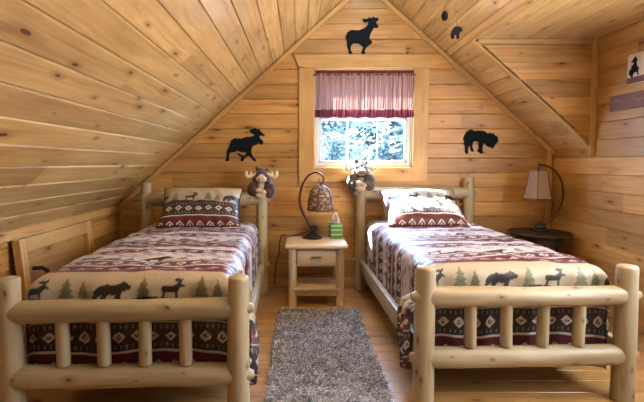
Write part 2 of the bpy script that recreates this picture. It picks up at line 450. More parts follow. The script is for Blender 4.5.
# gable wall with window hole
WX0, WX1, WZ0, WZ1 = 0.14, 1.12, 1.215, 2.19
mb = MB(); z = 0.0
PB = 0.1455
while z < ZR:
    w = PB
    xa = max(XL, XM - (ZR - z) / SL); xb = min(XR, XM + (ZR - z) / SR)
    runs = [(xa, xb)]
    if z + w > WZ0 + .03 and z < WZ1 - .03:
        runs = [(xa, WX0 - .02), (WX1 + .02, xb)]
    for (r0, r1) in runs:
        if r1 - r0 < 0.02: continue
        for a, b_ in split_run(r0, r1, 1.2, 3.2): mb.board((a, YB, z), (1, 0, 0), (0, 0, 1), (0, -1, 0), b_ - a, w, 0.02, 0.007)
    z += w
def hole_wall(mb, y0, y1, rects):
    for (x0, z0, x1, z1) in rects: mb.box(((x0 + x1) / 2, (y0 + y1) / 2, (z0 + z1) / 2), (x1 - x0, y1 - y0, z1 - z0))
hole_wall(mb, YB + .021, YB + .12, [(XL - .2, -.16, WX0, 3.3), (WX1, -.16, XR + .2, 3.3), (WX0, -.16, WX1, WZ0), (WX0, WZ1, WX1, 3.3)])
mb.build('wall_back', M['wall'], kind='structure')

# knee wall (left), right wall with dormer part, rear wall, dormer cheek
mb = MB(); z = 0
while z < ZK:
    w = min(PB, ZK - z)
    for a, b_ in split_run(YF, YB): mb.board((XL, a, z), (0, 1, 0), (0, 0, 1), (1, 0, 0), b_ - a, w, 0.02, 0.005)
    z += PB
slab(mb, [(XL, YF - .1, -.16), (XL, YB + .1, -.16), (XL, YB + .1, ZK + .1), (XL, YF - .1, ZK + .1)], (1, 0, 0))
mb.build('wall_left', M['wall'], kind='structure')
DY0, DY1, DZ0, DZ1 = 1.0, 2.8, 0.95, 2.1
mb = MB(); z = 0
while z < ZD:
    w = min(PB, ZD - z); yb = YB if z < zr(XR) - 0.1 else YD + 0.02
    if z < zr(XR) and z + w > zr(XR): yb = YB
    runs = [(YF, yb)] if not (z + w > DZ0 + .02 and z < DZ1 - .02) else [(YF, DY0 - .03), (DY1 + .03, yb)]
    for r0, r1 in runs:
        for a, b_ in split_run(r0, r1): mb.board((XR, a, z), (0, 1, 0), (0, 0, 1), (-1, 0, 0), b_ - a, w, 0.02, 0.005)
    z += PB
for (y0, z0, y1, z1) in [(YF - .1, -.16, DY0, 2.5), (DY1, -.16, YB + .1, 2.5), (DY0, -.16, DY1, DZ0), (DY0, DZ1, DY1, 2.5)]:
    mb.box((XR + .075, (y0 + y1) / 2, (z0 + z1) / 2), (.106, y1 - y0, z1 - z0))
mb.build('wall_right', M['wall'], kind='structure')
# dormer cheek: triangular wall facing the room
mb = MB(); z = zr(XR)
while z < ZD - .001:
    w = min(PB, ZD - z); ru, rv = R.uniform(0, 60), R.uniform(0, 60)
    vs = []; uvs = []
    for (dz, dy) in ((0, .005), (.005, 0), (w - .005, 0), (w, .005)):
        for x in (XM + (ZR - z - dz) / SR - .01, XR + .02): vs.append((x, YD + dy, z + dz)); uvs.append((ru + x, rv + dz))
    mb.add(vs, [(0, 1, 3, 2), (2, 3, 5, 4), (4, 5, 7, 6)], uvs, R.random()); z += w
mb.build('wall_dormer', M['wall'], kind='structure')
mb = MB()
mb.add([(XD - .05, YD + .025, ZD + .08), (XR + .1, YD + .025, ZD + .08), (XR + .1, YD + .025, zr(XR + .1)), (XD - .05, YD + .06, ZD + .08), (XR + .1, YD + .06, ZD + .08), (XR + .1, YD + .06, zr(XR + .1))],
       [(0, 2, 1), (3, 4, 5), (0, 1, 4, 3), (1, 2, 5, 4), (2, 0, 3, 5)], [(.3, .3)] * 6)
mb.build('wall_dormer', M['wall'], kind='structure', recalc=True)
# rear wall
mb = MB(); z = 0
RX0, RX1, RZ0, RZ1 = -0.4, 1.4, 1.0, 2.3
while z < ZR:
    w = PB; xa = max(XL, XM - (ZR - z) / SL); xb = XR if z < ZD else XM + (ZR - z) / SR
    runs = [(xa, xb)]
    for r0, r1 in runs:
        for a, b_ in split_run(r0, r1): mb.board((a, YF, z), (1, 0, 0), (0, 0, 1), (0, 1, 0), b_ - a, w, 0.02, 0.005)
    z += w
hole_wall(mb, YF - .12, YF - .021, [(XL - .2, -.16, XR + .2, 3.3)])
mb.build('wall_rear', M['darkwood'], kind='structure')  # unseen wall, given dark wood to cut light bounced onto the bed feet

# trims
def strip(a, b_, n, w, T, name, mat='trim', extra=None):
    """flat trim board from a to b, face normal n"""
    a, b_, n = Vector(a), Vector(b_), Vector(n).normalized(); u = (b_ - a).normalized(); v = n.cross(u)
    m_ = MB(); m_.board(a - v * w / 2 + n * T, u, v, n, (b_ - a).length, w, T, 0.004)
    return m_.build(name, M[mat], kind='structure')
kL = math.sqrt(1 + SL * SL); kR = math.sqrt(1 + SR * SR)
dl = 0.028
strip((XL, YB - .0, zl(XL) - dl * kL), (XM, YB, ZR - dl * kL), (0, -1, 0), 0.04, 0.020, 'trim_1')
strip((XM, YB, ZR - dl * kR), (XR, YB, zr(XR) - dl * kR), (0, -1, 0), 0.04, 0.020, 'trim_2')
strip((XR - .045, YB, 0.0), (XR - .045, YB, zr(XR) - .02), (0, -1, 0), 0.05, 0.02, 'trim_3')
strip((XL + .03, YB, 0.0), (XL + .03, YB, zl(XL) - .0), (0, -1, 0), 0.05, 0.02, 'trim_4')
# edge trim where roof strip meets the dormer cheek, cheek corner and top
k_ = nR * 0.0
strip((XD, YD + .012, ZD + .0), (XR, YD + .012, zr(XR)), nR, 0.055, 0.014, 'trim_5')
strip((XD + .04, YD, ZD - .02), (XR - .02, YD, ZD - .02), (0, -1, 0), 0.04, 0.016, 'trim_6')
strip((XR - .022, YD, zr(XR) - .06), (XR - .022, YD, ZD), (0, -1, 0), 0.04, 0.03, 'trim_7', 'trim')
strip((XL, YF, ZK - .035), (XL, YB, ZK - .035), (1, 0, 0), 0.07, 0.018, 'trim_8')
strip((XD, YF, ZD + .002), (XD, YD, ZD + .002), (-.3, 0, -1), 0.03, 0.008, 'trim_9')
strip((XL, YB, 0.05), (XR, YB, 0.05), (0, -1, 0), 0.09, 0.014, 'baseboard_back')

# ------------------------------------------------------------------ gable window
CX, CZ = (WX0 + WX1) / 2, (WZ0 + WZ1) / 2
root = bpy.data.objects.new('window_1', None); S.collection.objects.link(root); root['kind'] = 'structure'; root.location = (CX, YB, CZ)
hw, hh = (WX1 - WX0) / 2, (WZ1 - WZ0) / 2
mb = MB()
mb.box((-hw - .075, -.011, -.07), (.15, .022, 2 * hh + .14), bev=.003)
mb.box((hw + .075, -.011, -.07), (.15, .022, 2 * hh + .14), bev=.003)
mb.box((0, -.011, -hh - .07), (2 * hw, .021, .14), bev=.003)
mb.build('casing', M['trim'], root)
mb = MB(); mb.poly([(-hw - .20, hh + .13), (-hw - .15, hh + .002), (hw + .15, hh + .002), (hw + .20, hh + .13)], (0, 0, 0), (1, 0, 0), (0, 0, 1), (0, -1, 0), .028)
hb = mb.build('header_board', M['trim'], root, recalc=True)
for l_ in hb.data.uv_layers['UVMap'].data: pass
uvd = hb.data.uv_layers['UVMap'].data
for lp in hb.data.loops: c_ = hb.data.vertices[lp.vertex_index].co; uvd[lp.index].uv = (c_.x + 3, c_.z + 7)
mb = MB()                                 # jamb liner in the wall thickness
for s_ in (-1, 1): mb.box((s_ * (hw - .006), .065, 0), (.012, .13, 2 * hh))
for s_ in (-1, 1): mb.box((0, .065, s_ * (hh - .006)), (2 * hw, .13, .012))
mb.build('jamb', M['trim'], root)
mb = MB()                                 # white frame, two sashes
fw = .032; i0 = hw - .012; j0 = hh - .012
for s_ in (-1, 1): mb.box((s_ * (i0 - fw / 2), .06, 0), (fw, .07, 2 * j0), bev=.003)
for s_ in (-1, 1): mb.box((0, .06, s_ * (j0 - fw / 2)), (2 * i0, .068, fw), bev=.003)
mb.build('frame', M['vinyl'], root)
def sash(z0, z1, y):
    m_ = MB(); w_ = i0 - fw; r_ = .028
    for s_ in (-1, 1): m_.box((s_ * (w_ - r_ / 2), y, (z0 + z1) / 2), (r_, .03, z1 - z0), bev=.003)
    for zz in (z0 + r_ / 2, z1 - r_ / 2): m_.box((0, y, zz), (2 * w_ - .002, .03, r_), bev=.003)
    for k in (-1, 1): m_.box((k * w_ / 3, y, (z0 + z1) / 2), (.014, .014, z1 - z0 - .02))
    m_.box((0, y, (z0 + z1) / 2), (2 * w_ - .02, .0142, .014))
    s1 = m_.build('sash', M['vinyl'], root)
    g = MB(); g.box((0, y, (z0 + z1) / 2), (2 * w_ - .03, .003, z1 - z0 - .03)); g.build('pane', M['glass'], s1)
zm = 0.0
sash(-j0 + fw, zm + .016, .050); sash(zm - .016, j0 - fw, .082)
mb = MB(); mb.box((0, .03, zm + .012), (.06, .018, .018), bev=.004); mb.build('latch', M['vinyl'], root)

# unseen dormer window, right of the frame; inner panel added to block the sky
for nm, cx, cy, rot, w_, h_, cz in (('window_2', XR, (DY0 + DY1) / 2, PI / 2, DY1 - DY0, DZ1 - DZ0, (DZ0 + DZ1) / 2),):
    r_ = bpy.data.objects.new(nm, None); S.collection.objects.link(r_); r_['kind'] = 'structure'; r_.location = (cx, cy, cz); r_.rotation_euler = (0, 0, rot)
    m_ = MB()
    for s_ in (-1, 1): m_.box((s_ * (w_ / 2 - .02), -.06, 0), (.04, .09, h_)); m_.box((0, -.06, s_ * (h_ / 2 - .02)), (w_ - .08, .09, .04))
    m_.box((0, -.06, 0), (.05, .05, h_ - .08)); m_.build('window_frame', M['vinyl'], r_)
    g = MB(); g.box((0, -.062, 0), (w_ - .08, .004, h_ - .08)); g.build('pane', M['glass'], r_)
    g = MB(); g.box((0, .001, 0), (w_ - .004, .006, h_ - .004)); g.build('sky_block_panel', M['vinyl'], r_)

# ------------------------------------------------------------------ silhouettes (normalised outlines)
def norm(pts, w, h=None):
    xs = [p_[0] for p_ in pts]; ys = [p_[1] for p_ in pts]; sx = w / (max(xs) - min(xs)); sy = sx if h is None else h / (max(ys) - min(ys))
    return [((x - min(xs)) * sx, (max(ys) - y) * sy) for x, y in pts]
MOOSE_W = [(130, 248), (146, 222), (152, 205), (165, 170), (190, 152), (250, 155), (285, 140), (325, 140), (352, 130), (342, 120), (325, 115), (310, 90), (318, 80), (328, 90), (335, 72), (346, 80), (352, 70), (366, 74), (373, 88), (382, 76), (394, 84), (398, 98), (415, 108), (418, 118), (437, 128), (425, 138), (400, 130), (388, 140), (396, 155), (415, 168), (422, 188), (410, 203), (395, 200), (382, 184), (372, 197), (352, 210), (340, 208), (328, 235), (324, 268), (345, 305), (365, 325), (352, 336), (333, 318), (312, 292), (292, 290), (272, 305), (262, 330), (243, 335), (238, 322), (250, 305), (220, 280), (200, 268), (230, 272), (262, 292), (285, 278), (283, 262), (250, 262), (214, 250), (190, 262), (170, 262), (152, 270), (146, 300), (148, 330), (122, 335), (116, 325), (127, 300)]
MOOSE_S = [(45, 215), (60, 175), (90, 155), (150, 158), (195, 140), (220, 115), (225, 90), (200, 96), (183, 84), (180, 70), (190, 60), (205, 66), (222, 62), (232, 50), (250, 60), (265, 46), (280, 58), (300, 54), (308, 70), (300, 84), (285, 90), (292, 105), (305, 118), (305, 135), (290, 142), (272, 135), (262, 155), (247, 180), (236, 215), (242, 235), (260, 250), (252, 266), (230, 282), (210, 300), (197, 325), (207, 345), (185, 350), (170, 345), (178, 320), (188, 295), (172, 280), (150, 266), (110, 264), (92, 280), (86, 310), (92, 330), (106, 348), (74, 349), (68, 320), (58, 290), (56, 250)]
BEAR = [(80, 195), (85, 170), (110, 125), (145, 98), (165, 95), (185, 112), (230, 108), (270, 110), (300, 118), (325, 142), (345, 128), (360, 138), (385, 135), (395, 155), (415, 160), (432, 190), (430, 225), (405, 240), (395, 275), (370, 290), (355, 272), (335, 275), (315, 262), (300, 235), (285, 240), (275, 290), (285, 335), (265, 345), (250, 330), (235, 325), (225, 310), (238, 290), (235, 230), (215, 215), (185, 220), (175, 250), (178, 290), (192, 305), (180, 325), (165, 315), (155, 290), (152, 262), (140, 268), (130, 310), (138, 338), (115, 345), (102, 320), (100, 260), (85, 245), (95, 220)]
BEARP = [(0, 20), (10, 50), (35, 72), (75, 80), (120, 76), (150, 82), (168, 96), (178, 90), (190, 84), (218, 66), (216, 58), (190, 50), (165, 42), (150, 20), (150, 0), (120, 0), (122, 24), (95, 28), (75, 25), (70, 0), (42, 0), (45, 22), (28, 16), (22, 0), (0, 0)]
MOOSEP = [(0, 0), (4, 40), (-4, 62), (12, 74), (60, 74), (88, 84), (96, 96), (78, 100), (66, 116), (78, 112), (86, 124), (94, 112), (104, 124), (108, 112), (124, 124), (128, 108), (112, 98), (120, 84), (138, 74), (132, 64), (112, 68), (100, 52), (92, 40), (92, 0), (82, 0), (78, 36), (40, 38), (20, 36), (14, 0)]
TREEP = [(0, 0), (0, 12), (-34, 10), (-18, 34), (-28, 34), (-12, 60), (-20, 60), (-6, 84), (0, 110), (6, 84), (20, 60), (12, 60), (28, 34), (18, 34), (34, 10), (6, 12), (6, 0)]

def inpoly(px, py, poly):
    c = np.zeros(px.shape, bool); n = len(poly); j = n - 1
    for i in range(n):
        xi, yi = poly[i]; xj, yj = poly[j]
        if yi != yj:
            t = ((yi > py) != (yj > py)) & (px < (xj - xi) * (py - yi) / (yj - yi) + xi); c ^= t
        j = i
    return c

CREAM = np.array((0.39, 0.33, 0.245)); DARK = np.array((0.020, 0.011, 0.014)); MAR = np.array((0.090, 0.008, 0.016)); WHITE = np.array((0.62, 0.55, 0.50))
BLK = np.array((0.012, 0.010, 0.012)); GRN = np.array((0.14, 0.145, 0.085)); GREY = np.array((0.22, 0.20, 0.20))
PALE = np.array((0.55, 0.49, 0.50)); LILAC = np.array((0.10, 0.045, 0.075))
def woven(u, w, xper=0.66):
    """woven lodge pattern. u across (m), w up the cloth from its hem at the foot (m); returns rgb per point"""
    u = u.ravel(); w = w.ravel(); col = np.tile(DARK, (u.size, 1)); k = 0.00088
    def maroon(a, b_, bg=MAR):
        m = (w >= a) & (w < b_); col[m] = bg; c = a + (b_ - a) * .4
        du = np.mod(u, 0.085) - 0.0425; r_ = np.abs(du) + np.abs(w - c) * 1.25
        col[m & (w > c) & (r_ > 0.021) & (r_ < 0.034)] = WHITE; col[m & (r_ < 0.009)] = WHITE
    def line(a, b_, c=WHITE): col[(w >= a) & (w < b_)] = c
    def diamonds(a, b_, bg=DARK, sq=1.0):
        m = (w >= a) & (w < b_); col[m] = bg; c = (a + b_) / 2
        du = np.mod(u + 0.02, 0.085) - 0.0425; r_ = np.abs(du) + np.abs(w - c) * 1.1 * sq
        col[m & (r_ > 0.016) & (r_ < 0.031)] = WHITE; col[m & (r_ < 0.006)] = WHITE
        fr = (np.mod(u, 0.0283) < 0.007) & (np.abs(np.abs(w - c) - (b_ - a) * .36) < .010); col[m & fr] = GREY
    def scene(a, b_, bg=CREAM, sh=0.0, sq=1.0):
        m = (w >= a) & (w < b_); col[m] = bg; su = np.mod(u + sh, xper); sw = (w - a) / sq
        hill = 0.014 + 0.010 * np.sin(u * 9.5 + sh * 9) + 0.008 * np.sin(u * 21)
        for (off, s_) in ((0.345, 1.35), (0.425, 1.05), (0.06, 1.3)): col[m & inpoly(su, sw, [(off + x * k * s_, 0.012 + y_ * k * s_) for x, y_ in TREEP])] = GRN
        col[m & inpoly(su, sw, [(0.15 + x * k * .95, 0.016 + y_ * k * .95) for x, y_ in MOOSEP])] = BLK
        col[m & inpoly(su, sw, [(0.475 + x * k * 1.0, 0.012 + y_ * k * 1.1) for x, y_ in BEARP])] = BLK
        col[m & (sw < hill)] = BLK
    def streaks(a, b_, bg=PALE):
        m = (w >= a) & (w < b_); col[m] = bg
        n_ = np.sin(w * 310 + 2 * np.sin(u * 7)) + .8 * np.sin(u * 55 + w * 40) * np.sin(u * 23)
        col[m & (n_ > .75)] = LILAC; col[m & (n_ > 1.25)] = DARK * 2
    line(0, .05, CREAM); maroon(.05, .165); line(.165, .174); diamonds(.178, .315); line(.322, .328, WHITE * .8); maroon(.335, .405); scene(.42, .60)
    w1 = .60
    while w1 < w.max():
        maroon(w1, w1 + .10); line(w1 + .10, w1 + .108); diamonds(w1 + .108, w1 + .20, MAR * .8 + DARK * .3); line(w1 + .20, w1 + .215, PALE)
        scene(w1 + .215, w1 + .40, PALE, w1 * 2, .8); streaks(w1 + .33, w1 + .43)
        diamonds(w1 + .43, w1 + .53, DARK * 1.5 + MAR * .3); line(w1 + .53, w1 + .56, PALE); streaks(w1 + .56, w1 + .62)
        w1 += .62
    return col
def woven_pillow(u, w):
    """the same cloth as it sits on the pillows"""
    w2 = w + np.where(w < .25, .07, .17)
    return woven(u, np.minimum(w2, .595))

def grid_obj(name, P, C, mat, parent=None, mask=None, solid=0.0):
    """P (n,m,3) points, C (n*m,3) tints"""
    n, m_ = P.shape[:2]
    idx = np.arange(n * m_).reshape(n, m_)
    q = np.stack([idx[:-1, :-1], idx[1:, :-1], idx[1:, 1:], idx[:-1, 1:]], -1).reshape(-1, 4)
    if mask is not None: q = q[mask.ravel()]
    me = bpy.data.meshes.new(name)
    me.vertices.add(n * m_); me.vertices.foreach_set('co', P.reshape(-1).astype(np.float32))
    me.loops.add(q.size); me.loops.foreach_set('vertex_index', q.ravel().astype(np.int32))
    me.polygons.add(len(q)); me.polygons.foreach_set('loop_start', np.arange(0, q.size, 4, dtype=np.int32))
    me.update(calc_edges=True)
    a = me.attributes.new('tint', 'FLOAT_COLOR', 'POINT')
    a.data.foreach_set('color', np.concatenate([C, np.ones((len(C), 1))], 1).astype(np.float32).ravel())
    me.materials.append(mat); me.shade_smooth(); me.validate()
    o = link(name, me, parent)
    if solid:
        md = o.modifiers.new('thickness', 'SOLIDIFY'); md.thickness = solid; md.offset = -1
    return o

# ------------------------------------------------------------------ beds
BW, BL = 1.07, 2.07
def make_bed(loc, rz, label, seed, zh):
    R.seed(seed)
    t = thing('log_bed', label, 'bed', loc, rz)
    hb = BW / 2
    for s_ in (-1, 1):
        m_ = MB(); m_.log((s_ * hb, 0, 0), (s_ * hb + R.uniform(-.004, .004), 0, .725), .056, .050, rough=.03, dome=.12, seg=24); smooth_by(m_.build('bed_post', M['log'], t))
        m_ = MB(); m_.log((s_ * hb, BL, 0), (s_ * hb, BL, zh), .056, .050, rough=.03, dome=.12, seg=24); smooth_by(m_.build('bed_post', M['log'], t))
    def rail(y, z, r_, nm, z1=None):
        m_ = MB(); m_.log((-hb - .074, y, z), (hb + .074, y, z if z1 is None else z1), r_, r_ * .95, taper0=.14, taper1=.14, tr=.38, rough=.07, seg=24); smooth_by(m_.build(nm, M['log'], t), 60)
    rail(0, .566, .053, 'top_rail'); rail(0, .246, .056, 'bottom_rail')
    rail(BL, zh - .155, .062, 'headboard_rail'); rail(BL, .30, .055, 'headboard_rail')
    for k in range(4):
        x = -hb + .055 + (BW - .11) * (k + 1 - .02) / 5 + (.012 if k < 2 else -.012) * 0
        m_ = MB(); m_.log((x, 0, .30), (x + R.uniform(-.004, .004), 0, .55), .031, .030, rough=.05, seg=16, dome=.1); smooth_by(m_.build('spindle', M['log'], t))
        m_ = MB(); m_.log((x, BL, .33), (x, BL, zh - .18), .031, .030, rough=.05, seg=14, dome=.1); smooth_by(m_.build('spindle', M['log'], t))
    for s_ in (-1, 1):
        m_ = MB(); m_.box((s_ * (hb - .004), BL / 2, .255), (.045, BL - .08, .125), bev=.012); smooth_by(m_.build('side_rail', M['log'], t))
    m_ = MB(); m_.box((0, BL / 2 + .03, .445), (.92, BL - .25, .41), bev=.07); smooth_by(m_.build('mattress', M['mattress'], t))
    return t

def fold(s, half, rad, drop):
    """profile of cloth over an edge: s = distance from the middle; returns horizontal position and drop"""
    a = np.abs(s); flat = half - rad
    q = np.clip(a - flat, 0, rad * PI / 2)
    x = np.minimum(a, flat) + rad * np.sin(q / rad); d = rad * (1 - np.cos(q / rad)) + np.maximum(a - flat - rad * PI / 2, 0)
    return np.sign(s) * x, d

def make_quilt(loc, rz, label, seed, ztop=.705, side_drop=.38, aisle=1):
    rs = np.random.RandomState(seed)
    half, rad = .515, .10
    h = 0.0062
    smax = half - rad + rad * PI / 2 + side_drop
    y_foot, y_head = .085, 1.96
    foot_drop = .475
    flat_len = y_head - y_foot - .075
    tmax = flat_len + .075 * PI / 2 + foot_drop
    s = np.arange(-smax, smax + h, h); tt = np.arange(0, tmax + h, h)          # tt from hem at the foot up to the head
    S_, T_ = np.meshgrid(s, tt, indexing='ij')
    x, ds = fold(S_, half, rad, 0)
    tf = tmax - T_                                                     # distance from head
    rf = .075; q = np.clip(tf - flat_len, 0, rf * PI / 2)
    y = y_head - (np.minimum(tf, flat_len) + rf * np.sin(q / rf)); dt = rf * (1 - np.cos(q / rf)) + np.maximum(tf - flat_len - rf * PI / 2, 0)
    z = ztop - np.maximum(ds, dt) - 0.35 * np.minimum(np.minimum(ds, dt), .08)
    ph = rs.uniform(0, 6, 12)
    top = np.exp(-(ds + dt) / .05)
    puff = .014 * (1 - (x / half) ** 2) * np.clip((y - y_foot) / .2, 0, 1)
    wr = .006 * np.sin(x * 9 + 3 * y + ph[0]) * np.sin(y * 11 + 2 * x + ph[1]) + .0035 * np.sin(23 * y + 9 * x + ph[2] + 2 * np.sin(4 * x)) + .002 * np.sin(61 * y + 12 * np.sin(3 * x + ph[3]))
    z = z + (puff + wr) * top
    # folds of the hanging sides
    side = np.clip(ds / .12, 0, 1); ft = np.clip(dt / .12, 0, 1)
    fx = .012 * np.sin(y * 17 + ph[4]) + .009 * np.sin(y * 31 + ph[5] + 3 * ds) + .004 * np.sin(y * 70 + ph[6])
    x = x + np.sign(S_) * side * (fx * .7 - .012) * (ds > dt)
    y = y + ft * (.006 * np.sin(x * 21 + ph[7]) + .004 * np.sin(x * 47 + ph[8])) * (dt >= ds)
    # ragged hem
    z = z + side * .012 * np.sin(y * 7 + ph[9]) * (ds > .2) + ft * .010 * np.sin(x * 9 + ph[10]) * (dt > .3)
    P = np.stack([x, y, z], -1)
    C = woven(S_, T_)
    # cell mask: drop the corner where both edges hang (cloth is gathered there)
    both = (np.minimum(ds, dt) > .17)
    mask = ~(both[:-1, :-1] | both[1:, :-1] | both[1:, 1:] | both[:-1, 1:])
    o = grid_obj('bedspread', P, C, M['cloth'], None, mask)
    o.location = loc; o.rotation_euler = (0, 0, rz)
    tag(o, label, 'bedspread', 'lodge pattern bedspreads')
    # gathered corner of cloth hanging out beside the foot post, on the aisle side
    n1, n2 = 60, 70
    a = np.linspace(0, 1, n1)[:, None]; b_ = np.linspace(0, 1, n2)[None, :]
    dropz = b_ * (.36 + .05 * np.sin(a * 5))
    wid = .16 - .07 * b_ + .05 * b_ ** 2
    yy = .115 + wid * a * 1.3 + 0 * b_
    xx = aisle * (half + .045 + .035 * np.sin(b_ * 2.6) + .020 * np.sin(a * 16 + 2 * b_ + ph[11]) * (.3 + b_))
    xx = xx - aisle * np.clip(1 - b_ / .16, 0, 1) ** 1.2 * .085
    zz = .50 - dropz + .012 * np.sin(a * 9)
    P2 = np.stack([xx + 0 * yy, yy + .02 * np.sin(b_ * 7), zz], -1)
    C2 = woven((a * .45 + 0 * b_), (.50 - b_ * .40 + 0 * a) + .06 * a)
    grid_obj('gathered_corner', P2, C2, M['cloth'], o, solid=.006)
    return o

LB = ((-0.83, 2.045, 0), 0.032)
RB = ((1.183, 2.262, 0), 0.024)
def at_bed(B, p_):
    c, s_ = math.cos(B[1]), math.sin(B[1]); return (B[0][0] + c * p_[0] - s_ * p_[1], B[0][1] + s_ * p_[0] + c * p_[1], p_[2])
make_bed(LB[0], LB[1], 'peeled log twin bed left of the nightstand, beside the low knee wall', 11, 1.08)
make_bed(RB[0], RB[1], 'peeled log twin bed right of the nightstand, under the window', 23, 1.12)
make_quilt(LB[0], LB[1], 'maroon, black and cream bear-and-moose bedspread on the left bed', 3, aisle=1)
make_quilt(RB[0], RB[1], 'bear-and-moose bedspread on the right bed, its head end lit by the window', 5, aisle=-1)

def make_pillow(B, x, y, z, label, lean, seed, W=.70, H=.42):
    R.seed(seed)
    n, m_ = 150, 96
    a = np.linspace(-1, 1, n)[:, None] * np.ones((1, m_)); b_ = np.linspace(-1, 1, m_)[None, :] * np.ones((n, 1))
    env = np.clip((1 - np.abs(a) ** 3.2), 0, 1) ** .5 * np.clip((1 - np.abs(b_) ** 3.0), 0, 1) ** .5
    pin = 1 - .05 * (1 - np.abs(a) ** 2) * (np.abs(b_) ** 3); pin2 = 1 - .07 * (1 - b_ ** 2) * np.abs(a) ** 3
    X = a * W / 2 * pin2; Zl = b_ * H / 2 * pin
    wr = .006 * np.sin(a * 7 + seed) * np.sin(b_ * 6) + .003 * np.sin(a * 19 + b_ * 9)
    pts = []
    for sgn in (1, -1):
        th = sgn * (.085 * env + wr * env)
        Yl = -th
        ca, sa = math.cos(lean), math.sin(lean)
        Yw = Yl * ca + (Zl + H / 2) * sa; Zw = (Zl + H / 2) * ca - Yl * sa * -1 * -1
        Zw = (Zl + H / 2) * ca + (-Yl) * sa
        pts.append(np.stack([X, Yw, Zw], -1))
    C = woven_pillow(X + .28, (Zl + H / 2) * 1.12 * .42 / H + .012)
    sh = thing('pillow', label, 'pillow', at_bed(B, (x, y, z)), B[1] , 'lodge pattern pillows')
    f = grid_obj('pillow_front', pts[0], C, M['cloth'], sh)
    CB = np.tile(MAR, (n * m_, 1)); g = grid_obj('pillow_back', pts[1][::-1], CB, M['cloth'], sh)
    m_ = MB(); e = []
    P0 = pts[0]
    loop = [P0[i, 0] for i in range(0, n, 3)] + [P0[-1, j] for j in range(0, P0.shape[1], 3)] + [P0[i, -1] for i in range(n - 1, -1, -3)] + [P0[0, j] for j in range(P0.shape[1] - 1, -1, -3)]
    m_.tube([Vector(q) for q in loop], .007, 6); m_.build('piping', plain('maroon_piping' , (0.05, .01, .015), .8), sh, smooth=True)
    return sh
make_pillow(LB, .02, 1.66, .715, 'bear-and-moose pillow leaning on the left bed headboard, in shade', math.radians(42), 2)
make_pillow(RB, -.03, 1.50, .715, 'sunlit bear-and-moose pillow on the right bed below the window', math.radians(56), 4, H=.50)

# ------------------------------------------------------------------ rug
def make_rug():
    R.seed(5)
    t = thing('shag_rug', 'grey shaggy runner rug on the floor between the two beds', 'rug', (0.150, 2.63, 0))
    W, Lg = .66, 2.06
    m_ = MB(); m_.box((0, 0, .007), (W - .02, Lg - .02, .012), bev=.004); m_.build('backing', M['rugback'], t)
    rs = np.random.RandomState(9); N = 26000
    x = rs.uniform(-W / 2, W / 2, N); y = rs.uniform(-Lg / 2, Lg / 2, N)
    hgt = rs.uniform(.018, .034, N); ang = rs.uniform(0, 2 * PI, N); ln = rs.uniform(.012, .030, N); r_ = rs.uniform(.0022, .0042, N)
    shade = rs.uniform(0, 1, N); patch = np.array([noise.noise(Vector((x[i] * 14, y[i] * 14, 0))) for i in range(N)])
    V = np.zeros((N, 9, 3)); ca, sa = np.cos(ang), np.sin(ang)
    for k, (fr, hh_, ww) in enumerate(((0, 0.0, 1.0), (.35, .75, 1.1), (1.0, .95, .45))):
        cx = x + ca * ln * fr; cy = y + sa * ln * fr; cz = .011 + hgt * hh_
        for j in range(3):
            th = ang + PI / 2 + j * 2 * PI / 3
            V[:, k * 3 + j, 0] = cx + np.cos(th) * r_ * ww; V[:, k * 3 + j, 1] = cy + np.sin(th) * r_ * ww; V[:, k * 3 + j, 2] = cz + (r_ * ww * .8 if j == 0 else 0)
    base = np.arange(N)[:, None] * 9
    q = []
    for k in range(2):
        for j in range(3):
            q.append(base + np.array([k * 3 + j, k * 3 + (j + 1) % 3, (k + 1) * 3 + (j + 1) % 3, (k + 1) * 3 + j]))
    q = np.stack(q, 1).reshape(-1, 4)
    tv = np.clip(shade * .75 + patch * .35 + .12, 0, 1)
    lo, md_, hi = np.array((.10, .10, .105)), np.array((.44, .44, .46)), np.array((.88, .90, .94))
    C = np.where(tv[:, None] < .5, lo + (md_ - lo) * (tv[:, None] * 2), md_ + (hi - md_) * (tv[:, None] * 2 - 1))
    C = np.repeat(C, 9, 0)
    me = bpy.data.meshes.new('pile'); me.vertices.add(N * 9); me.vertices.foreach_set('co', V.reshape(-1).astype(np.float32))
    me.loops.add(q.size); me.loops.foreach_set('vertex_index', q.ravel().astype(np.int32)); me.polygons.add(len(q)); me.polygons.foreach_set('loop_start', np.arange(0, q.size, 4, dtype=np.int32)); me.update(calc_edges=True)
    a = me.attributes.new('tint', 'FLOAT_COLOR', 'POINT'); a.data.foreach_set('color', np.concatenate([C, np.ones((len(C), 1))], 1).astype(np.float32).ravel())
    me.materials.append(M['rugfib']); me.shade_smooth()
    o = link('pile', me, t); o['kind'] = 'stuff'
make_rug()

